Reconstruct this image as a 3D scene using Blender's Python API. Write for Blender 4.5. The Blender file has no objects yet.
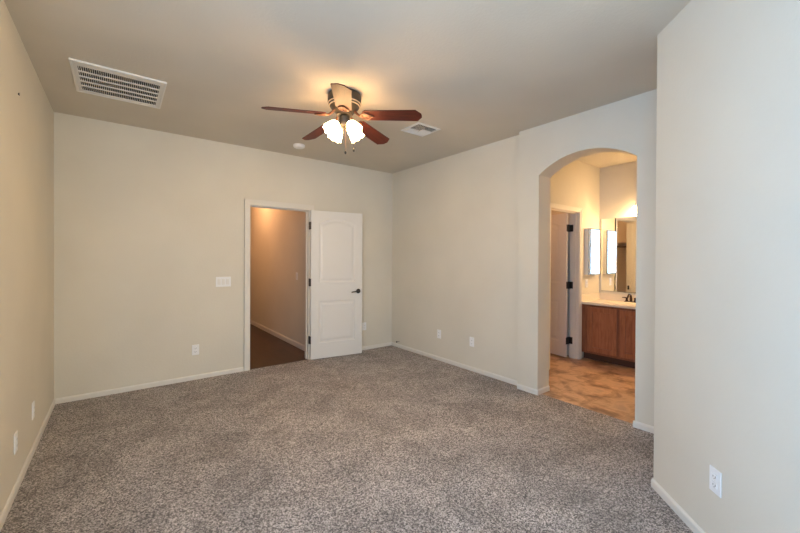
import bpy, bmesh, math, random
from mathutils import Matrix, Vector
PI = math.pi
R = math.radians
sc = bpy.context.scene
col = sc.collection

# ------------------------------------------------------------------ camera
def make_camera():
    f, yaw, hy, pit, roll = 363.9953, 0.6577, 260.8225, -0.0060, 0.0048
    def rot(v):
        cr, sr = math.cos(roll), math.sin(roll)
        v = (v[0]*cr - v[2]*sr, v[1], v[0]*sr + v[2]*cr)
        c, s = math.cos(pit), math.sin(pit)
        v = (v[0], v[1]*c - v[2]*s, v[1]*s + v[2]*c)
        c, s = math.cos(yaw), math.sin(yaw)
        return Vector((v[0]*c + v[1]*s, -v[0]*s + v[1]*c, v[2]))
    r, fw, up = rot((1, 0, 0)), rot((0, 1, 0)), rot((0, 0, 1))
    cam = bpy.data.cameras.new('camera')
    o = bpy.data.objects.new('camera', cam)
    col.objects.link(o)
    m = Matrix((r, up, -fw)).transposed().to_4x4()
    m.translation = (0, 0, 1.3857)
    o.matrix_world = m
    cam.sensor_width = 36
    cam.lens = f/800*36
    cam.shift_y = -(266.5 - hy)/800
    cam.clip_start = 0.05
    sc.camera = o
make_camera()

# ------------------------------------------------------------------ world, lights, exposure
sc.view_settings.view_transform = 'Standard'
sc.view_settings.look = 'None'
sc.view_settings.gamma = 1
sc.view_settings.use_curve_mapping = False
sc.view_settings.exposure = 0.0
w = bpy.data.worlds.new('daylight')
sc.world = w
w.use_nodes = True
bg = w.node_tree.nodes['Background']
sky = w.node_tree.nodes.new('ShaderNodeTexSky')
sky.sky_type = 'HOSEK_WILKIE'
sky.turbidity = 3
sky.sun_direction = (0.3, -0.5, 0.8)
w.node_tree.links.new(sky.outputs[0], bg.inputs[0])
bg.inputs[1].default_value = 0.2

def area(name, loc, direction, sx, sy, power, color):
    l = bpy.data.lights.new(name, 'AREA')
    l.shape = 'RECTANGLE'; l.size = sx; l.size_y = sy
    l.energy = power; l.color = color
    o = bpy.data.objects.new(name, l)
    col.objects.link(o)
    o.location = loc
    o.rotation_euler = Vector(direction).to_track_quat('-Z', 'Z').to_euler()
    return o
area('daylight_left_window', (-0.62, 0.15, 1.58), (1, 0, 0), 3.14, 1.6, 214, (0.41, 0.665, 1.0))
area('daylight_rear_window', (0.75, -2.335, 1.58), (0, 1, 0), 1.62, 1.6, 98, (0.90, 0.93, 0.91))

# ------------------------------------------------------------------ materials
def mat(name, color, rough=0.6, metal=0.0, spec=0.5, emit=None, estr=0.0, coat=0.0):
    m = bpy.data.materials.new(name)
    m.use_nodes = True
    b = m.node_tree.nodes['Principled BSDF']
    b.inputs['Base Color'].default_value = (*color, 1)
    b.inputs['Roughness'].default_value = rough
    b.inputs['Metallic'].default_value = metal
    b.inputs['Specular IOR Level'].default_value = spec
    b.inputs['Coat Weight'].default_value = coat
    if emit:
        b.inputs['Emission Color'].default_value = (*emit, 1)
        b.inputs['Emission Strength'].default_value = estr
    return m

def nodes(m):
    nt = m.node_tree
    return nt, nt.nodes, nt.links, nt.nodes['Principled BSDF']

def noise(nt, scale, detail=4, rough=0.5, vec=None, dist=0.0):
    n = nt.nodes.new('ShaderNodeTexNoise')
    n.inputs['Scale'].default_value = scale
    n.inputs['Detail'].default_value = detail
    n.inputs['Roughness'].default_value = rough
    n.inputs['Distortion'].default_value = dist
    if vec is not None:
        nt.links.new(vec, n.inputs['Vector'])
    return n

def ramp(nt, fac, stops):
    r = nt.nodes.new('ShaderNodeValToRGB')
    els = r.color_ramp.elements
    while len(els) < len(stops):
        els.new(0.5)
    for e, (p, c) in zip(els, stops):
        e.position = p
        e.color = (*c, 1)
    nt.links.new(fac, r.inputs[0])
    return r

def coords(nt, scale=(1, 1, 1), rot=(0, 0, 0), kind='Object'):
    t = nt.nodes.new('ShaderNodeTexCoord')
    mp = nt.nodes.new('ShaderNodeMapping')
    mp.inputs['Scale'].default_value = scale
    mp.inputs['Rotation'].default_value = rot
    nt.links.new(t.outputs[kind], mp.inputs['Vector'])
    return mp.outputs[0]

def bump(nt, fac, strength, dist, b):
    bp = nt.nodes.new('ShaderNodeBump')
    bp.inputs['Strength'].default_value = strength
    bp.inputs['Distance'].default_value = dist
    nt.links.new(fac, bp.inputs['Height'])
    nt.links.new(bp.outputs[0], b.inputs['Normal'])

def paint(name, color, rough=0.75, spec=0.3, tex=1.0):
    m = mat(name, color, rough, 0, spec)
    nt, ns, ls, b = nodes(m)
    v = coords(nt)
    n = noise(nt, 55, 3, 0.5, v)
    bump(nt, n.outputs[0], 0.25*tex, 0.0035, b)
    n2 = noise(nt, 1.7, 3, 0.5, v)
    k = tuple(c*0.97 for c in color)
    k2 = tuple(min(1, c*1.03) for c in color)
    r = ramp(nt, n2.outputs[0], [(0.3, k), (0.7, k2)])
    ls.new(r.outputs[0], b.inputs['Base Color'])
    return m

WALL = paint('wall_paint', (0.695, 0.655, 0.565))
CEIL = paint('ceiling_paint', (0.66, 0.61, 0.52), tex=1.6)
TRIM = mat('trim_paint', (0.735, 0.705, 0.65), 0.45)
CASING = mat('casing_paint', (0.72, 0.685, 0.62), 0.5)
DOORP = mat('door_paint', (0.74, 0.725, 0.70), 0.42)
WHITEP = mat('white_plastic', (0.86, 0.86, 0.86), 0.35)
VENTW = mat('white_enamel', (0.80, 0.78, 0.74), 0.4)
DARK = mat('dark_slot', (0.02, 0.02, 0.02), 0.8)
DUCT_SHADE = mat('duct_shade_paint', (0.035, 0.032, 0.028), 0.9)  # near-black colour stands in for the shade inside the ducts
BLACK = mat('black_bronze', (0.012, 0.010, 0.009), 0.45, 0.0)
BRONZE = mat('fan_bronze', (0.06, 0.05, 0.038), 0.42, 0.4)
BRASS = mat('antique_brass', (0.13, 0.055, 0.03), 0.5, 0.4)
BAND = mat('fan_pale_band', (0.75, 0.62, 0.45), 0.35, 0.5)
FAUCETM = mat('oil_bronze', (0.06, 0.035, 0.025), 0.28, 0.7)
MIRROR = mat('mirror_silver', (0.92, 0.94, 0.93), 0.015, 1.0)
MIRFRAME = mat('mirror_edge', (0.55, 0.6, 0.58), 0.2, 0.8)
COUNTER = mat('cultured_marble', (0.80, 0.72, 0.60), 0.25)
CHROME = mat('chrome', (0.7, 0.7, 0.7), 0.15, 1.0)
CLOSETSHELF = mat('closet_shelf_paint', (0.62, 0.57, 0.5), 0.5)
RODM = mat('rod_metal', (0.12, 0.1, 0.09), 0.35, 0.8)
NAILM = mat('nail_steel', (0.05, 0.045, 0.04), 0.4, 0.8)

def make_glass():
    m = bpy.data.materials.new('window_glass')
    m.use_nodes = True
    nt = m.node_tree
    nt.nodes.clear()
    o = nt.nodes.new('ShaderNodeOutputMaterial')
    mx = nt.nodes.new('ShaderNodeMixShader')
    t = nt.nodes.new('ShaderNodeBsdfTransparent')
    g = nt.nodes.new('ShaderNodeBsdfGlossy')
    g.inputs['Roughness'].default_value = 0.02
    mx.inputs[0].default_value = 0.07
    nt.links.new(t.outputs[0], mx.inputs[1]); nt.links.new(g.outputs[0], mx.inputs[2])
    nt.links.new(mx.outputs[0], o.inputs[0])
    return m
GLASS = make_glass()

def make_carpet():
    m = mat('carpet', (0.3, 0.25, 0.2), 0.95, 0, 0.1)
    nt, ns, ls, b = nodes(m)
    v = coords(nt)
    fine = noise(nt, 105, 4, 0.8, v)
    mid = noise(nt, 38, 3, 0.6, v, 0.6)
    big = noise(nt, 2.6, 5, 0.6, v, 0.8)
    vo = ns.new('ShaderNodeTexVoronoi'); vo.inputs['Scale'].default_value = 170
    ls.new(v, vo.inputs['Vector'])
    sp = ns.new('ShaderNodeSeparateColor'); ls.new(vo.outputs['Color'], sp.inputs[0])
    mxv = ns.new('ShaderNodeMath'); mxv.operation = 'MULTIPLY_ADD'; mxv.inputs[1].default_value = 0.42
    ls.new(sp.outputs[0], mxv.inputs[0])
    hf = ns.new('ShaderNodeMath'); hf.operation = 'MULTIPLY'; hf.inputs[1].default_value = 0.58
    ls.new(fine.outputs[0], hf.inputs[0]); ls.new(hf.outputs[0], mxv.inputs[2])
    c1 = ramp(nt, mxv.outputs[0], [(0.34, (0.070, 0.057, 0.053)), (0.5, (0.275, 0.240, 0.220)), (0.66, (0.585, 0.525, 0.50))])
    c2 = ramp(nt, mid.outputs[0], [(0.3, (0.72, 0.70, 0.68)), (0.7, (1.15, 1.15, 1.15))])
    c3 = ramp(nt, big.outputs[0], [(0.36, (0.76, 0.745, 0.73)), (0.64, (1.20, 1.20, 1.20))])
    a = ns.new('ShaderNodeMix'); a.data_type = 'RGBA'; a.blend_type = 'MULTIPLY'; a.inputs[0].default_value = 1
    ls.new(c1.outputs[0], a.inputs[6]); ls.new(c2.outputs[0], a.inputs[7])
    a2 = ns.new('ShaderNodeMix'); a2.data_type = 'RGBA'; a2.blend_type = 'MULTIPLY'; a2.inputs[0].default_value = 1
    ls.new(a.outputs[2], a2.inputs[6]); ls.new(c3.outputs[0], a2.inputs[7])
    ls.new(a2.outputs[2], b.inputs['Base Color'])
    b.inputs['Sheen Weight'].default_value = 0.25
    b.inputs['Sheen Roughness'].default_value = 0.5
    bump(nt, fine.outputs[0], 0.7, 0.012, b)
    return m
CARPET = make_carpet()

def make_tile():
    m = mat('stone_look_tile', (0.3, 0.18, 0.1), 0.33, 0, 0.45)
    nt, ns, ls, b = nodes(m)
    v = coords(nt, (1, 1, 1), (0, 0, R(0)))
    br = ns.new('ShaderNodeTexBrick')
    br.offset = 0.0
    br.inputs['Scale'].default_value = 1
    br.inputs['Brick Width'].default_value = 0.33
    br.inputs['Row Height'].default_value = 0.33
    br.inputs['Mortar Size'].default_value = 0.004
    br.inputs['Color1'].default_value = (0.9, 0.9, 0.9, 1)
    br.inputs['Color2'].default_value = (1.1, 1.08, 1.05, 1)
    br.inputs['Mortar'].default_value = (0.86, 0.85, 0.84, 1)
    ls.new(v, br.inputs['Vector'])
    n = noise(nt, 4.4, 6, 0.62, v, 0.35)
    c = ramp(nt, n.outputs[0], [(0.36, (0.22, 0.125, 0.08)), (0.47, (0.46, 0.29, 0.18)), (0.56, (0.62, 0.42, 0.28)), (0.70, (0.46, 0.32, 0.23))])
    a = ns.new('ShaderNodeMix'); a.data_type = 'RGBA'; a.blend_type = 'MULTIPLY'; a.inputs[0].default_value = 1
    ls.new(c.outputs[0], a.inputs[6]); ls.new(br.outputs[0], a.inputs[7])
    ls.new(a.outputs[2], b.inputs['Base Color'])
    return m
TILE = make_tile()

def wood(name, c_dark, c_mid, c_light, rough, scale, coat=0.0, spec=0.5):
    m = mat(name, c_mid, rough, 0, spec, coat=coat)
    nt, ns, ls, b = nodes(m)
    v = coords(nt, scale)
    n = noise(nt, 3.0, 8, 0.6, v, 0.7)
    c = ramp(nt, n.outputs[0], [(0.3, c_dark), (0.5, c_mid), (0.7, c_light)])
    ls.new(c.outputs[0], b.inputs['Base Color'])
    b.inputs['Coat Roughness'].default_value = 0.15
    bump(nt, n.outputs[0], 0.08, 0.002, b)
    return m
BLADE = wood('cherry_blade', (0.045, 0.008, 0.005), (0.078, 0.015, 0.008), (0.115, 0.024, 0.013), 0.5, (2, 22, 22), coat=0.0, spec=0.3)
CABINET = wood('cherry_cabinet', (0.24, 0.083, 0.037), (0.34, 0.125, 0.058), (0.42, 0.165, 0.08), 0.4, (16, 16, 1.6))

TOEK = mat('toe_kick_stain', (0.07, 0.028, 0.014), 0.5)
FRAMEW = wood('cherry_face_frame', (0.17, 0.058, 0.027), (0.24, 0.085, 0.04), (0.30, 0.115, 0.055), 0.4, (16, 16, 1.6))
def make_hallwood():
    m = mat('dark_wood_planks', (0.06, 0.03, 0.02), 0.35)
    nt, ns, ls, b = nodes(m)
    v = coords(nt, (1, 1, 1), (0, 0, R(90)))
    br = ns.new('ShaderNodeTexBrick')
    br.inputs['Scale'].default_value = 1
    br.inputs['Brick Width'].default_value = 1.1
    br.inputs['Row Height'].default_value = 0.125
    br.inputs['Mortar Size'].default_value = 0.002
    br.inputs['Color1'].default_value = (0.034, 0.015, 0.009, 1)
    br.inputs['Color2'].default_value = (0.062, 0.028, 0.017, 1)
    br.inputs['Mortar'].default_value = (0.01, 0.006, 0.004, 1)
    ls.new(v, br.inputs['Vector'])
    n = noise(nt, 3, 6, 0.6, coords(nt, (18, 1.5, 1)))
    c = ramp(nt, n.outputs[0], [(0.3, (0.6, 0.6, 0.6)), (0.7, (1.3, 1.25, 1.2))])
    a = ns.new('ShaderNodeMix'); a.data_type = 'RGBA'; a.blend_type = 'MULTIPLY'; a.inputs[0].default_value = 1
    ls.new(br.outputs[0], a.inputs[6]); ls.new(c.outputs[0], a.inputs[7])
    ls.new(a.outputs[2], b.inputs['Base Color'])
    return m
HALLWOOD = make_hallwood()
SHADE = mat('frosted_glass_lit', (0.9, 0.85, 0.75), 0.4, emit=(1.0, 0.60, 0.27), estr=32)
BULB = mat('bulb_lit', (1, 0.9, 0.8), 0.4, emit=(1.0, 0.66, 0.27), estr=900)
VSHADE = mat('vanity_glass_lit', (0.9, 0.85, 0.75), 0.4, emit=(1.0, 0.64, 0.30), estr=28)
VBULB = mat('vanity_bulb_lit', (1, 0.9, 0.8), 0.4, emit=(1.0, 0.66, 0.30), estr=60)
HLAMP = mat('downlight_lens_lit', (0.9, 0.85, 0.75), 0.4, emit=(1.0, 0.55, 0.27), estr=20)
GROUNDM = mat('outdoor_gravel', (0.35, 0.32, 0.28), 0.9)

# ------------------------------------------------------------------ helpers
def tag(o, label=None, cat=None, group=None, kind=None):
    if label: o['label'] = label
    if cat: o['category'] = cat
    if group: o['group'] = group
    if kind: o['kind'] = kind
    return o

def obj(name, bm, mats, parent=None, loc=None, rot=None, smooth=False):
    bmesh.ops.recalc_face_normals(bm, faces=bm.faces[:])
    me = bpy.data.meshes.new(name)
    bm.to_mesh(me); bm.free()
    if not isinstance(mats, (list, tuple)): mats = [mats]
    for m in mats: me.materials.append(m)
    if smooth:
        for p in me.polygons: p.use_smooth = True
        me.set_sharp_from_angle(angle=R(38))
    o = bpy.data.objects.new(name, me)
    col.objects.link(o)
    if parent: o.parent = parent
    if loc: o.location = loc
    if rot: o.rotation_euler = rot
    return o

def empty(name, loc, rz=0.0):
    o = bpy.data.objects.new(name, None)
    o.empty_display_size = 0.1
    o.location = loc; o.rotation_euler = (0, 0, rz)
    col.objects.link(o)
    return o

def box(bm, x0, x1, y0, y1, z0, z1, bev=0.0, mi=0, M=None, seg=2):
    r = bmesh.ops.create_cube(bm, size=1)
    vs = r['verts']
    for v in vs:
        v.co = Vector(((x0+x1)/2 + v.co.x*(x1-x0), (y0+y1)/2 + v.co.y*(y1-y0), (z0+z1)/2 + v.co.z*(z1-z0)))
        if M: v.co = M @ v.co
    fs = set(f for v in vs for f in v.link_faces)
    for f in fs: f.material_index = mi
    if bev:
        es = list(set(e for v in vs for e in v.link_edges))
        rr = bmesh.ops.bevel(bm, geom=es, offset=bev, segments=seg, profile=0.5, affect='EDGES')
        for f in rr['faces']: f.material_index = mi
    return vs

def B(*a, **k):
    bm = bmesh.new(); box(bm, *a, **k); return bm

def prism(bm, pts, axis, a, b, mi=0):
    """extrude polygon pts (2D) along axis from a to b. axis 'x': pts=(y,z); 'y': (x,z); 'z': (x,y)"""
    def P(p, t):
        return {'x': (t, p[0], p[1]), 'y': (p[0], t, p[1]), 'z': (p[0], p[1], t)}[axis]
    v0 = [bm.verts.new(P(p, a)) for p in pts]
    v1 = [bm.verts.new(P(p, b)) for p in pts]
    f = [bm.faces.new(v0), bm.faces.new(v1[::-1])]
    n = len(pts)
    for i in range(n):
        f.append(bm.faces.new((v0[i], v1[i], v1[(i+1) % n], v0[(i+1) % n])))
    for q in f: q.material_index = mi
    return f

def lathe(bm, prof, seg=32, M=None, mi=0, cap=True):
    rings = []
    for (r, z) in prof:
        ring = []
        for k in range(seg):
            a = 2*PI*k/seg
            c = Vector((r*math.cos(a), r*math.sin(a), z))
            ring.append(bm.verts.new(M @ c if M else c))
        rings.append(ring)
    fs = []
    for i in range(len(rings)-1):
        for k in range(seg):
            fs.append(bm.faces.new((rings[i][k], rings[i][(k+1) % seg], rings[i+1][(k+1) % seg], rings[i+1][k])))
    if cap:
        fs.append(bm.faces.new(rings[0])); fs.append(bm.faces.new(rings[-1][::-1]))
    for f in fs: f.material_index = mi
    return rings

def tube(bm, pts, rad, seg=10, mi=0):
    pts = [Vector(p) for p in pts]
    rads = rad if isinstance(rad, (list, tuple)) else [rad]*len(pts)
    rings = []
    up = Vector((0, 0, 1))
    t0 = (pts[1]-pts[0]).normalized()
    if abs(t0.dot(up)) > 0.95: up = Vector((1, 0, 0))
    for i, p in enumerate(pts):
        t = (pts[min(i+1, len(pts)-1)] - pts[max(i-1, 0)]).normalized()
        s = t.cross(up).normalized(); u = s.cross(t).normalized()
        up = u
        rings.append([bm.verts.new(p + (s*math.cos(2*PI*k/seg) + u*math.sin(2*PI*k/seg))*rads[i]) for k in range(seg)])
    for i in range(len(rings)-1):
        for k in range(seg):
            f = bm.faces.new((rings[i][k], rings[i][(k+1) % seg], rings[i+1][(k+1) % seg], rings[i+1][k])); f.material_index = mi
    f = bm.faces.new(rings[0]); f.material_index = mi
    f = bm.faces.new(rings[-1][::-1]); f.material_index = mi

def struct(name, bm, m, parent=None, smooth=False):
    o = obj(name, bm, m, parent, smooth=smooth)
    if not parent: o['kind'] = 'structure'
    return o

# ------------------------------------------------------------------ room dimensions
H = 2.745
XL, YB, XR, XA = -0.483, 4.689, 3.46, 3.385
XW = 3.60            # bathroom face of the right hand walls
YJ = 2.31            # where the arch wall steps into the room
YD = 2.475           # bathroom wall with the inner door
XM = 5.655           # bathroom wall with the mirror
YS = -2.20
PX, PY = 2.581, 0.802

# floors and ceiling
struct('floor', B(XL-.12, 3.44, YS-.12, YB+.012, -.12, 0), CARPET)
struct('floor_bathroom', B(3.44, 5.8, -.7, 4.4, -.12, -.004), TILE)
struct('floor_hallway', B(0.8, 2.4, YB+.012, 9.1, -.12, -.004), HALLWOOD)
struct('ceiling', B(XL-.14, 5.85, YS-.14, 9.2, H, H+.12), CEIL)
tag(struct('ground', B(-14, 14, -14, 14, -.4, -.25), GROUNDM), kind='structure')

# left wall with a window beside the camera
WZ0, WZ1 = 0.75, 2.42
bm = bmesh.new()
WY0, WY1 = -1.45, 1.75
box(bm, XL-.12, XL, YS-.12, WY0, 0, H)
box(bm, XL-.12, XL, WY1, YB+.12, 0, H)
box(bm, XL-.12, XL, WY0, WY1, 0, WZ0)
box(bm, XL-.12, XL, WY0, WY1, WZ1, H)
struct('wall_left', bm, WALL)
# rear wall with a window behind the camera
RX0, RX1 = -0.1, 1.6
bm = bmesh.new()
box(bm, XL, RX0, YS-.12, YS, 0, H)
box(bm, RX1, 1.80, YS-.12, YS, 0, H)
box(bm, RX0, RX1, YS-.12, YS, 0, WZ0)
box(bm, RX0, RX1, YS-.12, YS, WZ1, H)
struct('wall_rear', bm, WALL)

def window(n, M, width):
    """local x along the wall, y outwards, z up, origin at the sill centre"""
    h = WZ1-WZ0
    hw = width/2
    bm = bmesh.new()
    for a, b, c, d in ((-hw, -hw+.045, 0, h), (hw-.045, hw, 0, h), (-hw, hw, 0, .045), (-hw, hw, h-.045, h), (-.03, .03, .045, h-.045)):
        box(bm, a, b, .02, .075, c, d, bev=.004)
    fr = struct('window_%d' % n, bm, WHITEP); fr.matrix_world = M
    for s in (-1, 1):
        x0, x1 = (-hw+.045, -.03) if s < 0 else (.03, hw-.045)
        g = obj('pane', B(x0, x1, .045, .051, .045, h-.045), GLASS, fr)
    sb = obj('sill', B(-hw, hw, -.03, .02, -.0, .018, bev=.004), TRIM, fr)
window(1, Matrix.Translation((XL, (WY0+WY1)/2, WZ0)) @ Matrix.Rotation(R(90), 4, 'Z'), WY1-WY0)
window(2, Matrix.Translation(((RX0+RX1)/2, YS, WZ0)) @ Matrix.Rotation(R(180), 4, 'Z'), RX1-RX0)

# back wall with the hallway doorway
DX0, DX1, DH = 1.285, 2.045, 2.035
def doorwall(x0, x1, y0, y1, d0, d1, dh):
    bm = bmesh.new()
    prism(bm, [(x0, 0), (d0, 0), (d0, dh), (d1, dh), (d1, 0), (x1, 0), (x1, H), (x0, H)], 'y', y0, y1)
    return bm
struct('wall_back', doorwall(XL, XW, YB, YB+.12, DX0-.018, DX1+.018, DH+.018), WALL)
struct('wall_right', B(XR, XW, YJ, YB, 0, H), WALL)

# arch wall: one solid, arched opening
AY0, AY1, ASP, ARISE = 1.188, 2.075, 2.243, 0.152
pts = [(PY, 0), (AY0, 0)]
hw = (AY1-AY0)/2; cy = (AY0+AY1)/2
RR = (hw*hw + ARISE*ARISE)/(2*ARISE)
a0 = math.asin(hw/RR)
NA = 28
for i in range(NA+1):
    a = -a0 + 2*a0*i/NA
    pts.append((cy + RR*math.sin(a), ASP + ARISE - RR + RR*math.cos(a)))
pts += [(AY1, 0), (YJ, 0), (YJ, H), (PY, H)]
bm = bmesh.new(); prism(bm, pts, 'x', XA, XW)
struct('wall_arch', bm, WALL)

# angled near wall
bm = bmesh.new()
prism(bm, [(PX, PY), (1.80, 0.0), (1.80, YS-.12), (1.92, YS-.12), (1.92, -.05), (2.63, PY-.12), (3.5, PY-.12), (3.5, -.72), (XW, -.72), (XW, PY), ], 'z', 0, H)
struct('wall_near', bm, WALL)

# bathroom shell
BD0, BD1 = 4.31, 5.04
struct('wall_bathroom_inner', doorwall(XW, XM, YD, YD+.12, BD0-.018, BD1+.018, DH+.018), WALL)
struct('wall_bathroom_mirror', B(XM, XM+.12, -.6, 4.3, 0, H), WALL)
struct('wall_bathroom_south', B(XW, XM+.12, -.72, -.6, 0, H), WALL)
struct('wall_closet_back', B(XW, XM, 4.18, 4.3, 0, H), WALL)
struct('wall_closet_added', B(5.15, 5.27, YD+.12, 4.18, 0, H), WALL)  # added wall close behind the open leaf, keeps the hinge gap dark
# hallway shell
struct('wall_hall_right', B(2.20, 2.32, YB+.12, 9.0, 0, H), WALL)
struct('wall_hall_left', B(0.93, 1.05, YB+.12, 9.0, 0, H), WALL)
struct('wall_hall_end', B(1.05, 2.20, 8.9, 9.0, 0, H), WALL)

# ------------------------------------------------------------------ baseboards
def base_run(name, p0, p1, n, h=.052, t=.011, e0=0, e1=0):
    """p0-p1 along the wall foot, n = room-side normal; e0/e1 extend the ends"""
    p0 = Vector((*p0, 0)); p1 = Vector((*p1, 0)); n = Vector((*n, 0)).normalized()
    d = (p1-p0).normalized()
    p0 = p0 - d*e0; p1 = p1 + d*e1
    prof = [(0, 0), (t, 0), (t, h*.72), (t*.8, h*.86), (t*.35, h), (0, h)]
    bm = bmesh.new()
    v0 = [bm.verts.new(p0 + n*a + Vector((0, 0, b))) for a, b in prof]
    v1 = [bm.verts.new(p1 + n*a + Vector((0, 0, b))) for a, b in prof]
    bm.faces.new(v0); bm.faces.new(v1[::-1])
    k = len(prof)
    for i in range(k):
        bm.faces.new((v0[i], v1[i], v1[(i+1) % k], v0[(i+1) % k]))
    return struct(name, bm, TRIM)
T = .011
base_run('baseboard_left', (XL, YS), (XL, YB), (1, 0))
base_run('baseboard_back', (XL+T, YB), (DX0-.077, YB), (0, -1))
base_run('baseboard_back', (DX1+.077, YB), (XR, YB), (0, -1))
base_run('baseboard_right', (XR, YB-T), (XR, YJ), (-1, 0))
base_run('baseboard_arch', (XA, AY1), (XA, YJ), (-1, 0), e0=T)
base_run('baseboard_arch', (XA, PY+T), (XA, AY0), (-1, 0), e1=T)
base_run('baseboard_arch', (XA, AY1), (XW, AY1), (0, -1))
base_run('baseboard_arch', (XA, AY0), (XW, AY0), (0, 1))
base_run('baseboard_near', (1.80, 0), (PX, PY), (-.716, .698), e1=.005)
base_run('baseboard_near', (PX, PY), (XA, PY), (0, 1), e0=.005)
base_run('baseboard_near', (1.80, YS), (1.80, 0), (-1, 0))
base_run('baseboard_rear', (XL+T, YS), (1.80-T, YS), (0, 1))
base_run('baseboard_bathroom', (XW, YD), (BD0-.065, YD), (0, -1))
base_run('baseboard_hall_right', (2.20, YB+.12), (2.20, 8.9), (-1, 0), h=.08)
base_run('baseboard_hall_left', (1.05, YB+.12), (1.05, 8.9), (1, 0), h=.08)
base_run('baseboard_hall_end', (1.05+T, 8.9), (2.20-T, 8.9), (0, -1), h=.08)
base_run('baseboard_closet', (XW, YD+.12), (XW, 4.18), (1, 0))

# ------------------------------------------------------------------ door casings and jambs
def casing(name, x0, x1, yf, yb, h, sides=(-1, 1), cw=.06):
    """jamb lining through the wall plus a mitred casing on both faces"""
    bm = bmesh.new()
    box(bm, x0-.018, x0, yf, yb, 0, h+.018)
    box(bm, x1, x1+.018, yf, yb, 0, h+.018)
    box(bm, x0, x1, yf, yb, h, h+.018)
    for s in sides:
        y = yf if s < 0 else yb
        r = .006
        A, Bx, C = x0-r, x1+r, h+r
        def face(d0, d1, yy0, yy1):
            pl = [(A-d1, 0), (A-d0, 0), (A-d0, C+d0), (Bx+d0, C+d0), (Bx+d0, 0), (Bx+d1, 0), (Bx+d1, C+d1), (A-d1, C+d1)]
            prism(bm, pl, 'y', yy0, yy1)
        face(0, cw, y, y + s*.011)
        face(cw*.45, cw, y, y + s*.016)
        face(cw*.8, cw, y, y + s*.019)
    return struct(name, bm, CASING)
tr = casing('trim_1', DX0, DX1, YB, YB+.12, DH, cw=.067)
bm = bmesh.new()
box(bm, DX0, DX0+.01, YB+.045, YB+.08, 0, DH); box(bm, DX1-.01, DX1, YB+.045, YB+.08, 0, DH); box(bm, DX0, DX1, YB+.045, YB+.08, DH-.01, DH)
obj('door_stop_strip', bm, CASING, tr)
tr2 = casing('trim_2', BD0, BD1, YD, YD+.12, DH, cw=.055)
bm = bmesh.new()
box(bm, BD0, BD0+.01, YD+.04, YD+.075, 0, DH); box(bm, BD1-.01, BD1, YD+.04, YD+.075, 0, DH); box(bm, BD0, BD1, YD+.04, YD+.075, DH-.01, DH)
obj('door_stop_strip', bm, CASING, tr2)
obj('strike_plate', B(BD0, BD0+.003, YD+.078, YD+.108, .87, .94), BLACK, tr2)

# ------------------------------------------------------------------ panel doors
def door_leaf_bm(W, HT, t=.035):
    bm = bmesh.new()
    st = .112
    panels = [(.21, .785, 0.0), (1.035, 1.855, .062)]
    def loop(x0, x1, z0, zs, rise, d, y):
        pts = [(x0+d, z0+d), (x1-d, z0+d)]
        N = 14 if rise else 1
        for i in range(N+1):
            u = i/N
            x = (x1-d) + ((x0+d)-(x1-d))*u
            k = 1-(2*u-1)**2
            pts.append((x, zs-d + rise*k))
        return [bm.verts.new((p[0], y, p[1])) for p in pts]
    for side in (-1, 1):
        ys = side*t/2
        outer = [bm.verts.new((x, ys, z)) for x, z in ((0, 0), (W, 0), (W, HT), (0, HT))]
        edges = [bm.edges.new((outer[i], outer[(i+1) % 4])) for i in range(4)]
        for z0, zs, rise in panels:
            steps = [(0, 0), (.010, .007), (.030, .008), (.055, .001)]
            loops = [loop(st, W-st, z0, zs, rise, d, ys - side*dep) for d, dep in steps]
            n = len(loops[0])
            for a, b in zip(loops[:-1], loops[1:]):
                for i in range(n):
                    bm.faces.new((a[i], a[(i+1) % n], b[(i+1) % n], b[i]))
            bm.faces.new(loops[-1])
            for i in range(n):
                e = bm.edges.get((loops[0][i], loops[0][(i+1) % n]))
                edges.append(e)
        bmesh.ops.triangle_fill(bm, use_beauty=True, use_dissolve=False, edges=edges, normal=(0, side, 0))
        if side < 0: o0 = outer
        else: o1 = outer
    for i in range(4):
        bm.faces.new((o0[i], o0[(i+1) % 4], o1[(i+1) % 4], o1[i]))
    return bm

def lever(side, flip, parent, x, z, t=.035):
    """round rose and lever on one face of a door"""
    bm = bmesh.new()
    M = Matrix.Translation((x, side*t/2, z)) @ Matrix.Rotation(-side*PI/2, 4, 'X')
    lathe(bm, [(.033, 0), (.033, .006), (.028, .011), (.014, .014), (.012, .035), (.014, .04), (.014, .052), (.008, .056)], 24, M)
    y = side*(t/2+.046)
    s = flip
    tube(bm, [(x, y, z), (x+s*.03, y+side*.002, z+.001), (x+s*.07, y, z-.004), (x+s*.105, y-side*.006, z-.010), (x+s*.118, y-side*.01, z-.012)], [.010, .009, .0085, .008, .006], 10)
    return obj('lever_handle', bm, BLACK, parent, smooth=True)

def hinge(parent, M, z):
    bm = bmesh.new()
    lathe(bm, [(.0035, -.054), (.0065, -.05), (.0065, .05), (.0035, .054)], 12, M)
    box(bm, .003, .038, -.0035, -.0005, -.05, .05, M=M)      # leaf on the door
    box(bm, -.036, -.003, -.0035, -.0005, -.05, .05, M=M)
    return obj('hinge', bm, BLACK, parent, smooth=True)

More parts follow.
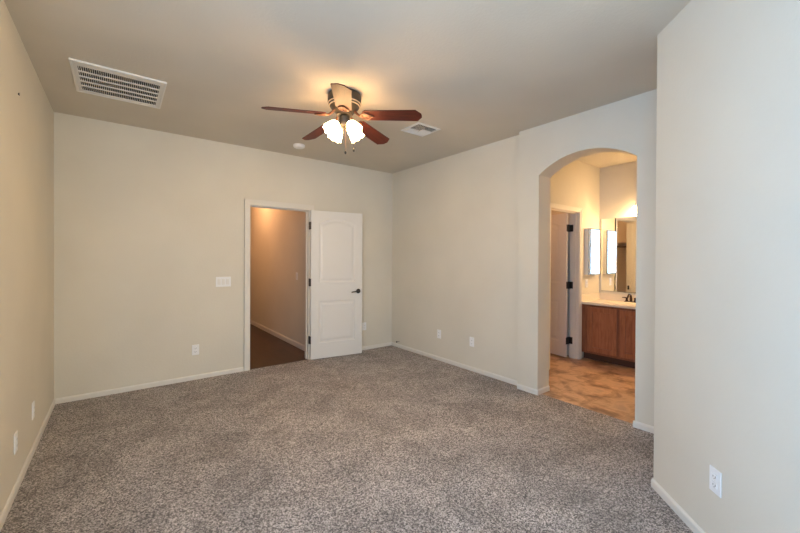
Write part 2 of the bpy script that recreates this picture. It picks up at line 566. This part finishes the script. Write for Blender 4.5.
# bedroom door, opened flat against the back wall
leafW = .752
d1 = obj('door_1', door_leaf_bm(leafW, 2.022), DOORP, loc=(DX1+.010, YB-.046, .012), rot=(0, 0, R(-8.6)))
tag(d1, kind='structure')
lever(-1, -1, d1, leafW-.062, .905)
lever(1, -1, d1, leafW-.062, .905)
bm = bmesh.new(); box(bm, leafW-.001, leafW+.002, -.012, .012, .85, .96)
obj('latch_plate', bm, BLACK, d1)
for z in (.262, 1.045, 1.815):
    bm = bmesh.new()
    M = Matrix.Translation((-.009, .012, z))
    lathe(bm, [(.003, -.054), (.0075, -.05), (.0075, .05), (.003, .054)], 12, M)
    box(bm, -.009, .0, -.03, .012, z-.05, z+.05)
    box(bm, -.016, -.013, .0, .035, z-.05, z+.05)
    obj('hinge', bm, BLACK, d1, smooth=True)
# bathroom inner door, opened into the closet
lw2 = .715
d2 = obj('door_2', door_leaf_bm(lw2, 2.022), DOORP, loc=(BD1-.060, YD+.135, .012), rot=(0, 0, R(80)))
tag(d2, kind='structure')
lever(1, -1, d2, lw2-.062, .905)
lever(-1, -1, d2, lw2-.062, .905)
for z in (.245, 1.025, 1.825):
    bm = bmesh.new()
    Mi = d2.matrix_basis.inverted()
    # plate on the leaf edge, knuckle, plate on the jamb (world measures brought into the door's frame)
    c = (BD1-.045, YD+.122)
    lathe(bm, [(.004, -.052), (.008, -.048), (.008, .048), (.004, .052)], 12, Mi @ Matrix.Translation((c[0], c[1], z)))
    box(bm, BD1-.095, BD1-.045, YD+.1225, YD+.1265, z-.048, z+.048, M=Mi)
    box(bm, BD1-.045, BD1-.001, YD+.1225, YD+.1265, z-.048, z+.048, M=Mi)
    box(bm, BD1-.0045, BD1-.0005, YD+.080, YD+.1225, z-.048, z+.048, M=Mi)
    obj('hinge', bm, BLACK, d2, smooth=True)

# ------------------------------------------------------------------ electrical plates
def wallM(p, n):
    """origin p on the wall, local x along wall, y out of the wall"""
    n = Vector((n[0], n[1], 0)).normalized()
    return math.atan2(n.y, n.x) - PI/2

def plate_bm(wd, ht, d=.006):
    bm = bmesh.new()
    box(bm, -wd/2, wd/2, 0, d, -ht/2, ht/2, bev=.0025)
    return bm

def outlet(p, n, label, group='wall outlets'):
    r = empty('power_outlet', p, wallM(p, n))
    tag(r, label, 'power outlet', group)
    obj('cover_plate', plate_bm(.072, .117), WHITEP, r)
    for z in (-.0195, .0195):
        bm = bmesh.new()
        box(bm, -.0165, .0165, .0055, .0085, z-.0145, z+.0145, bev=.003)
        box(bm, -.0085, -.0060, .0080, .0088, z-.004, z+.006, mi=1)
        box(bm, .0060, .0085, .0080, .0088, z-.003, z+.005, mi=1)
        box(bm, -.002, .002, .0080, .0088, z-.010, z-.006, mi=1)
        obj('socket', bm, [WHITEP, DARK], r)
    bm = bmesh.new(); lathe(bm, [(.003, .006), (.003, .0072)], 10, Matrix.Rotation(-PI/2, 4, 'X'))
    obj('screw', bm, VENTW, r)
    return r
outlet((.690, YB, .338), (0, -1), 'white duplex outlet low on the back wall below the triple switch')
outlet((2.940, YB, .357), (0, -1), 'white duplex outlet on the back wall, half hidden behind the open door edge')
outlet((XR, 3.595, .360), (-1, 0), 'white outlet on the right wall, farther from the archway')
outlet((XR, 3.014, .360), (-1, 0), 'white outlet on the right wall, closer to the archway')
outlet((XL, 3.624, .298), (1, 0), 'white outlet on the left wall, nearer the far corner')
outlet((XL, 3.070, .293), (1, 0), 'white outlet on the left wall, nearer the viewer')
outlet((2.227, .439, .345), (-.716, .698), 'large white outlet low on the angled wall in the right foreground')
outlet((5.262, YD, 1.045), (0, -1), 'small outlet under the medicine cabinet in the bathroom')

def switch(p, n, gangs, label):
    wd = .072 + .046*(gangs-1)
    r = empty('light_switch', p, wallM(p, n))
    tag(r, label, 'light switch')
    obj('cover_plate', plate_bm(wd, .117), WHITEP, r)
    for g in range(gangs):
        x = (g-(gangs-1)/2)*.046
        bm = bmesh.new()
        box(bm, x-.0165, x+.0165, .0055, .008, -.033, .033, bev=.001)
        box(bm, x-.0145, x+.0145, .0078, .0105, -.030, .030, bev=.002)
        obj('rocker', bm, VENTW, r)
    return r
switch((.979, YB, 1.102), (0, -1), 3, 'white three-gang light switch on the back wall left of the doorway')
switch((2.20, 5.475, 1.105), (-1, 0), 1, 'single light switch on the brown hallway wall seen through the doorway')

# ------------------------------------------------------------------ small fixings
bm = bmesh.new()
M = Matrix.Rotation(-PI/2, 4, 'Y')
lathe(bm, [(.013, 0), (.013, .004), (.006, .006), (.006, .035), (.0045, .036)], 14, M)
ds = obj('door_stop', bm, CHROME, loc=(XR, 4.495, .093), smooth=True)
tag(ds, 'small door stop peg with dark tip low on the right wall by the corner', 'door stop')
bm = bmesh.new(); lathe(bm, [(.009, .036), (.0115, .038), (.0115, .050), (.007, .054)], 14, M)
obj('rubber_tip', bm, BLACK, ds, smooth=True)
bm = bmesh.new(); lathe(bm, [(.004, 0), (.004, .003), (.009, .004), (.009, .006)], 12, Matrix.Rotation(PI/2, 4, 'Y'))
tag(obj('nail', bm, NAILM, loc=(XL, 3.163, 2.371)), 'dark nail left high on the left wall', 'nail')

# ------------------------------------------------------------------ return air grille
def grille():
    x0, x1, y0, y1 = -.272, .296, 3.346, 3.952
    r = empty('return_air_grille', ((x0+x1)/2, (y0+y1)/2, H))
    tag(r, 'large square white slotted return air grille in the ceiling at left', 'air vent')
    a, b = (x1-x0)/2, (y1-y0)/2
    bm = bmesh.new()
    fw = .030
    def ring(o, i, z0, z1):
        ox, oy = a-o, b-o; ix, iy = a-i, b-i
        box(bm, -ox, ox, -oy, -iy, z0, z1, bev=.003); box(bm, -ox, ox, iy, oy, z0, z1, bev=.003)
        box(bm, -ox, -ix, -iy, iy, z0, z1, bev=.003); box(bm, ix, ox, -iy, iy, z0, z1, bev=.003)
    ring(0, .015, -.015, 0)
    obj('frame', bm, VENTW, r)
    bm = bmesh.new()
    # hinged face plate: rim and cross bars
    hx, hy = a-.0155, b-.0155
    box(bm, -hx, hx, -hy, -hy+.064, -.012, -.008); box(bm, -hx, hx, hy-.045, hy, -.012, -.008)
    box(bm, -hx, -hx+.024, -hy+.064, hy-.045, -.012, -.008); box(bm, hx-.024, hx, -hy+.064, hy-.045, -.012, -.008)
    ya, yb = -hy+.064, hy-.045
    for k in range(1, 5):
        y = ya + (yb-ya)*k/5
        box(bm, -hx+.024, hx-.024, y-.011, y+.011, -.012, -.008)
    obj('face_plate', bm, VENTW, r)
    bm = bmesh.new()
    n = 40
    for k in range(n):
        x = -hx+.024 + (2*hx-.048)*(k+.5)/n
        M = Matrix.Translation((x, 0, -.004)) @ Matrix.Rotation(R(20), 4, 'Y')
        box(bm, -.0012, .0012, ya, yb, -.0035, .0025, M=M)
    obj('louver', bm, VENTW, r)
    obj('duct_shade_sheet', B(-hx, hx, -hy, hy, -.0015, -.0005), DUCT_SHADE, r)  # flat sheet under a closed ceiling, duct shade painted dark
    return r
grille()

def register():
    x0, x1, y0, y1 = 2.356, 2.664, 2.762, 3.050
    cx, cy_ = (x0+x1)/2, (y0+y1)/2
    r = empty('ceiling_register', (cx, cy_, H))
    tag(r, 'small square four-way supply register in the ceiling right of the fan', 'air vent')
    a, b = (x1-x0)/2, (y1-y0)/2
    bm = bmesh.new()
    for q in ((-a, a, -b, -b+.032), (-a, a, b-.032, b), (-a, -a+.032, -b+.032, b-.032), (a-.032, a, -b+.032, b-.032)):
        box(bm, *q, -.009, 0, bev=.003)
    obj('frame', bm, VENTW, r)
    obj('duct_shade_sheet', B(-a+.03, a-.03, -b+.03, b-.03, -.0015, -.0005), DUCT_SHADE, r)  # painted dark sheet in place of the shaded duct
    ix, iy = a-.032, b-.032
    sx, sy = .004, .020
    quads = [('y', -ix, sx, -iy, sy+.0, 1), ('x', sx, ix, -iy, -iy+.075, 1), ('x', -ix, sx, sy+.004, iy, -1), ('y', sx+.004, ix, -iy+.08, iy, -1)]
    for ax, qx0, qx1, qy0, qy1, s in quads:
        bm = bmesh.new()
        if ax == 'y':
            n = 6
            for k in range(n):
                x = qx0 + (qx1-qx0)*(k+.5)/n
                M = Matrix.Translation((x, 0, -.010)) @ Matrix.Rotation(R(48)*s, 4, 'Y')
                box(bm, -.0008, .0008, qy0, qy1, -.013 , .013, M=M)
        else:
            n = max(3, int((qy1-qy0)/.02))
            for k in range(n):
                y = qy0 + (qy1-qy0)*(k+.5)/n
                M = Matrix.Translation((0, y, -.010)) @ Matrix.Rotation(-R(48)*s, 4, 'X')
                box(bm, qx0, qx1, -.0008, .0008, -.013, .013, M=M)
        obj('louver', bm, VENTW, r)
    return r
register()

bm = bmesh.new()
lathe(bm, [(.066, 0), (.068, -.006), (.064, -.026), (.055, -.034), (.022, -.037), (.001, -.037)], 36)
sd = obj('smoke_detector', bm, WHITEP, loc=(1.713, 4.213, H), smooth=True)
tag(sd, 'round white smoke detector on the ceiling just beyond the fan', 'smoke detector')
bm = bmesh.new()
lathe(bm, [(.009, -.0365), (.009, -.040), (.001, -.041)], 14)
obj('test_button', bm, VENTW, sd, smooth=True)

# ------------------------------------------------------------------ ceiling fan
FX, FY = 1.478, 2.674
FAN = empty('ceiling_fan', (FX, FY, H))
tag(FAN, 'flush-mount ceiling fan with five dark cherry blades and a lit four-shade lamp', 'ceiling fan')
bm = bmesh.new()
lathe(bm, [(.118, 0), (.130, -.006), (.137, -.022), (.138, -.072), (.134, -.084), (.128, -.098), (.118, -.114), (.100, -.134), (.082, -.152), (.070, -.162), (.066, -.178), (.030, -.182)], 48)
mh = obj('motor_housing', bm, BRONZE, FAN, smooth=True)
for z, r_ in ((-.086, .1345), (-.104, .1262)):
    bm = bmesh.new()
    lathe(bm, [(r_-.008, z+.004), (r_+.001, z+.004), (r_+.0015, z), (r_-.001, z-.004), (r_-.010, z-.004)], 48)
    obj('trim_band', bm, BAND, mh, smooth=True)

BZ = 2.57-H
def blade_bm():
    bm = bmesh.new()
    r0, r1 = .175, .645
    out = [(r0-.01, -.045), (r0+.010, -.063), (r1-.040, -.071), (r1, -.022), (r1+.002, 0), (r1, .022), (r1-.040, .071), (r0+.010, .063), (r0-.01, .045)]
    prism(bm, out, 'z', -.003, .003)
    return bm
def iron_bm():
    bm = bmesh.new()
    # arm from the motor flange, then a flared scroll plate under the blade root
    tube(bm, [(.060, 0, .045), (.085, 0, .036), (.105, 0, .014), (.130, 0, -.004), (.160, 0, -.008)], [.012, .011, .010, .009, .008], 8)
    for s in (-1, 1):
        tube(bm, [(.125, 0, -.003), (.145, s*.012, -.008), (.160, s*.030, -.009), (.185, s*.040, -.009), (.205, s*.034, -.009), (.215, s*.022, -.009), (.232, s*.012, -.009), (.245, 0, -.009)], [.007]*8, 8)
    prism(bm, [(.150, -.012), (.180, -.032), (.208, -.028), (.235, 0), (.208, .028), (.180, .032), (.150, .012)], 'z', -.0075, -.0032)
    for p in ((.185, -.022), (.185, .022), (.218, 0)):
        lathe(bm, [(.005, -.0115), (.005, -.0075)], 10, Matrix.Translation((p[0], p[1], 0)))
    return bm
bl0 = ir0 = None
for i in range(5):
    az = -3.371 + i*2*PI/5
    if bl0 is None:
        b_ = bl0 = obj('blade', blade_bm(), BLADE, FAN)
        i_ = ir0 = obj('blade_bracket', iron_bm(), BRASS, FAN, smooth=True)
    else:
        b_ = bl0.copy(); col.objects.link(b_); b_.parent = FAN
        i_ = ir0.copy(); col.objects.link(i_); i_.parent = FAN
    M = Matrix.Rotation(az, 4, 'Z') @ Matrix.Rotation(R(4.5), 4, 'Y')
    b_.matrix_local = Matrix.Translation((0, 0, BZ)) @ M @ Matrix.Rotation(R(-13), 4, 'X')
    i_.matrix_local = Matrix.Translation((0, 0, BZ)) @ M @ Matrix.Rotation(R(-13), 4, 'X')

bm = bmesh.new()
lathe(bm, [(.030, -.180), (.042, -.190), (.045, -.215), (.040, -.232), (.056, -.238), (.058, -.262), (.050, -.276), (.022, -.284), (.010, -.292), (.004, -.300)], 32)
lk = obj('light_fitter', bm, BRONZE, FAN, smooth=True)
SL = .108
for k in range(4):
    az = -.6577 + R(45) + k*PI/2
    d = Vector((math.cos(az), math.sin(az), 0))
    tilt = R(42)
    axis = (d*math.sin(tilt) + Vector((0, 0, -1))*math.cos(tilt)).normalized()
    neck = d*.071 + Vector((0, 0, -.256))
    z = axis; x = Vector((0, 0, 1)).cross(z).normalized(); y = z.cross(x)
    M = Matrix((x, y, z)).transposed().to_4x4(); M.translation = neck
    bm = bmesh.new()
    tube(bm, [d*.035 + Vector((0, 0, -.246)), d*.052 + Vector((0, 0, -.247)), neck + axis*.01], .011, 10)
    lathe(bm, [(.016, -.006), (.027, 0), (.029, .022), (.024, .026)], 20, M)
    obj('lamp_socket', bm, BRONZE, lk, smooth=True)
    # tulip shade: flared, scalloped rim, open at the mouth
    bm = bmesh.new()
    prof = [(.024, .010), (.032, .018), (.042, .034), (.048, .053), (.051, .072), (.054, .090), (.060, SL)]
    seg = 32
    rings = []
    for j, (r_, zz) in enumerate(prof):
        ring = []
        for q in range(seg):
            a = 2*PI*q/seg
            rr = r_*(1 + .03*math.cos(8*a)*(j/6)**2)
            ring.append(bm.verts.new(M @ Vector((rr*math.cos(a), rr*math.sin(a), zz + (.005*math.cos(8*a) if j == 6 else 0)))))
        rings.append(ring)
    for j in range(len(rings)-1):
        for q in range(seg):
            bm.faces.new((rings[j][q], rings[j][(q+1) % seg], rings[j+1][(q+1) % seg], rings[j+1][q]))
    sh = obj('lamp_shade', bm, SHADE, FAN, smooth=True)
    md = sh.modifiers.new('glass_thickness', 'SOLIDIFY'); md.thickness = .003; md.offset = 1
    bm = bmesh.new()
    lathe(bm, [(.010, .02), (.014, .035), (.024, .055), (.027, .068), (.023, .083), (.012, .093), (.001, .095)], 20, M)
    obj('bulb', bm, BULB, sh, smooth=True)
for (dx, dy, zb) in ((.008, -.005, 2.262), (.062, -.045, 2.282)):
    bm = bmesh.new()
    tube(bm, [(dx*.8, dy*.8, -.275), (dx, dy, -.30), (dx, dy, zb-H+.02)], .0012, 6)
    ch = obj('pull_chain', bm, BRASS, FAN)
    bm = bmesh.new()
    lathe(bm, [(.002, .022), (.006, .016), (.009, .004), (.009, -.004), (.005, -.012), (.001, -.014)], 14, Matrix.Translation((dx, dy, zb-H)))
    obj('pull_knob', bm, BLACK, ch, smooth=True)

# ------------------------------------------------------------------ bathroom: vanity
VX, VY0, VY1 = 5.115, .30, YD
van = empty('vanity_cabinet', (5.38, 1.4, 0))
tag(van, 'cherry wood vanity cabinet with flat panel doors against the bathroom mirror wall', 'cabinet')
def W2(bm, name, m, parent, smooth=False):
    for v in bm.verts: v.co -= Vector((5.38, 1.4, 0))
    return obj(name, bm, m, parent, smooth=smooth)
bm = bmesh.new()
box(bm, VX+.02, XM-.001, VY0, VY1-.001, .10, .765)
box(bm, VX, VX+.02, VY0, VY1, .10, .145); box(bm, VX, VX+.02, VY0, VY1, .725, .765)
ys = [VY1, 2.375, 2.010, 1.965, 1.60, 1.52, 1.155, 1.11, .745, .665, VY0]
for a, b in ((VY1-.10, VY1), (1.965, 2.010), (1.52, 1.60), (1.11, 1.155), (VY0, .745)):
    box(bm, VX, VX+.02, a, b, .145, .725)
W2(bm, 'body', FRAMEW, van)
W2(B(VX+.085, XM-.001, VY0, VY1-.001, 0, .10), 'toe_kick', TOEK, van)
for a, b in ((2.005, 2.380), (1.595, 1.970), (1.150, 1.525), (.740, 1.115)):
    bm = bmesh.new()
    x0, x1 = VX-.019, VX-.0005
    z0, z1 = .132, .738
    st = .062
    box(bm, x0, x1, a, a+st, z0, z1, bev=.002); box(bm, x0, x1, b-st, b, z0, z1, bev=.002)
    box(bm, x0, x1, a+st, b-st, z0, z0+st, bev=.002); box(bm, x0, x1, a+st, b-st, z1-st, z1, bev=.002)
    dr = W2(bm, 'door', CABINET, van)
    W2(B(x0+.0165, x1, a+st, b-st, z0+st, z1-st), 'door_panel', CABINET, dr)
bm = bmesh.new()
box(bm, 5.088, XM, VY0-.02, YD, .768, .803, bev=.006)
ct = obj('countertop', bm, COUNTER)
tag(ct, 'cream cultured marble countertop lying on the cherry vanity', 'countertop')
obj('backsplash', B(XM-.018, XM, VY0-.02, YD-.018, .8025, .895, bev=.003), COUNTER, ct)
obj('side_splash', B(5.10, XM, YD-.018, YD, .8025, .895, bev=.003), COUNTER, ct)
# sink bowl rim, oval
bm = bmesh.new()
M = Matrix.Translation((5.34, 2.0, .8025)) @ Matrix.Diagonal((.75, 1.0, 1, 1))
lathe(bm, [(.215, 0), (.215, .006), (.20, .008), (.19, .003), (.15, .0015), (.03, .001)], 40, M)
obj('basin', bm, COUNTER, ct, smooth=True)

# faucet
fx, fy, fz = 5.53, 2.0, .804
fa = empty('faucet', (fx, fy, fz))
tag(fa, 'dark bronze two-handle faucet on the cream vanity counter', 'faucet')
bm = bmesh.new(); box(bm, -.025, .025, -.080, .080, 0, .014, bev=.006)
obj('base_plate', bm, FAUCETM, fa, smooth=True)
bm = bmesh.new()
tube(bm, [(0, 0, .012), (0, 0, .06), (-.012, 0, .095), (-.04, 0, .112), (-.075, 0, .108), (-.10, 0, .088), (-.105, 0, .072)], [.017, .015, .013, .012, .0115, .011, .011], 14)
obj('spout', bm, FAUCETM, fa, smooth=True)
for s in (-1, 1):
    bm = bmesh.new()
    lathe(bm, [(.021, .012), (.020, .020), (.014, .030), (.013, .048), (.017, .056), (.012, .064), (.003, .067)], 18, Matrix.Translation((0, s*.052, 0)))
    tube(bm, [(0, s*.052, .056), (-.008, s*.075, .062), (-.015, s*.105, .060)], [.008, .007, .005], 8)
    obj('handle', bm, FAUCETM, fa, smooth=True)

# wall mirror
bm = bmesh.new(); box(bm, XM-.008, XM-.002, .45, 2.440, .930, 1.985)
wm = obj('wall_mirror', bm, MIRROR)
tag(wm, 'wide frameless bathroom wall mirror above the vanity counter', 'mirror')
bm = bmesh.new(); box(bm, XM-.011, XM-.0, .45, 2.442, .922, .932, bev=.001)
obj('bottom_channel', bm, MIRFRAME, wm)

# medicine cabinet on the inner wall
mc = empty('medicine_cabinet', (5.362, YD, 1.17))
tag(mc, 'narrow mirrored medicine cabinet on the bathroom wall beside the wall mirror', 'medicine cabinet')
bm = bmesh.new(); box(bm, -.160, .160, -.050, 0, 0, .655, bev=.002)
obj('case', bm, VENTW, mc)
bm = bmesh.new()
box(bm, -.162, .162, -.066, -.051, -.002, .657, bev=.002, mi=1)
# bevelled mirror face
def loopq(d, y): return [bm.verts.new((sx*(.160-d), y, .0 + d if k < 2 else .655-d)) for k, sx in enumerate((-1, 1, 1, -1))]
L0 = loopq(0, -.0665); L1 = loopq(.018, -.0695)
for i in range(4):
    bm.faces.new((L0[i], L0[(i+1) % 4], L1[(i+1) % 4], L1[i]))
bm.faces.new(L1)
obj('mirror_door', bm, [MIRROR, MIRFRAME], mc)

# vanity light bar
vl = empty('vanity_light', (XM, 1.49, 2.16))
tag(vl, 'lit vanity light bar with frosted globes above the bathroom mirror', 'wall light')
bm = bmesh.new(); box(bm, -.022, 0, -.50, .50, -.030, .030, bev=.008)
obj('back_bar', bm, VENTW, vl, smooth=True)
for k in range(4):
    y = -.47 + k*.31333
    M = Matrix.Translation((-.095, y, -.035)) @ Matrix.Rotation(PI, 4, 'X')
    bm = bmesh.new()
    tube(bm, [(-.02, y, 0), (-.07, y, 0), (-.095, y, -.010), (-.095, y, -.028)], .009, 10)
    lathe(bm, [(.012, -.012), (.026, -.004), (.028, .016)], 20, M)
    arm = obj('lamp_arm', bm, VENTW, vl, smooth=True)
    bm = bmesh.new()
    lathe(bm, [(.027, .008), (.040, .022), (.052, .045), (.056, .068), (.054, .088), (.060, .104)], 28, M, cap=False)
    s_ = obj('lamp_shade', bm, VSHADE, vl, smooth=True)
    md = s_.modifiers.new('glass_thickness', 'SOLIDIFY'); md.thickness = .003
    bm = bmesh.new()
    lathe(bm, [(.012, .02), (.024, .05), (.028, .068), (.020, .086), (.001, .094)], 18, M)
    obj('bulb', bm, VBULB, s_, smooth=True)
def point(name, loc, power, color, rad=.05):
    l = bpy.data.lights.new(name, 'POINT'); l.energy = power; l.color = color; l.shadow_soft_size = rad
    o = bpy.data.objects.new(name, l); col.objects.link(o); o.location = loc
    return o
WARM = (1.0, .64, .31)
for k in range(4):
    point('vanity_lamp_light', (XM-.095, 1.49-.47+k*.31333, 1.995), 10.5, WARM, .03)

# closet shelf and rod, seen in the mirror
cs = obj('closet_shelf', B(XW, XW+.32, YD+.125, 4.17, 1.70, 1.72, bev=.002), CLOSETSHELF)
tag(cs, 'pale closet shelf seen in the bathroom mirror', 'shelf')
obj('cleat', B(XW, XW+.018, YD+.125, 4.17, 1.63, 1.70), CLOSETSHELF, cs)
bm = bmesh.new(); tube(bm, [(XW+.28, YD+.122, 1.63), (XW+.28, 4.178, 1.63)], .016, 14)
tag(obj('closet_rod', bm, RODM, smooth=True), 'dark closet rod under the closet shelf in the mirror reflection', 'closet rod')

def dome(name, loc, label, m, power, color):
    r = empty(name, loc)
    tag(r, label, 'ceiling light')
    bm = bmesh.new(); lathe(bm, [(.085, 0), (.088, -.006), (.074, -.010), (.070, -.004)], 32)
    obj('trim_ring', bm, VENTW, r, smooth=True)
    bm = bmesh.new(); lathe(bm, [(.070, -.004), (.055, -.011), (.001, -.014)], 32)
    obj('lens', bm, m, r, smooth=True)
    point(name + '_glow', (loc[0], loc[1], loc[2]-.06), power, color, .05)
dome('hallway_downlight', (1.66, 6.95, H), 'round recessed downlight in the hallway ceiling beyond the doorway', HLAMP, 34, (1.0, .50, .24))
dome('closet_added_light', (4.5, 3.5, H), 'unseen ceiling light added inside the closet behind the bathroom door', HLAMP, 14, (1.0, .48, .20))  # unseen lamp, added to give the closet its orange light
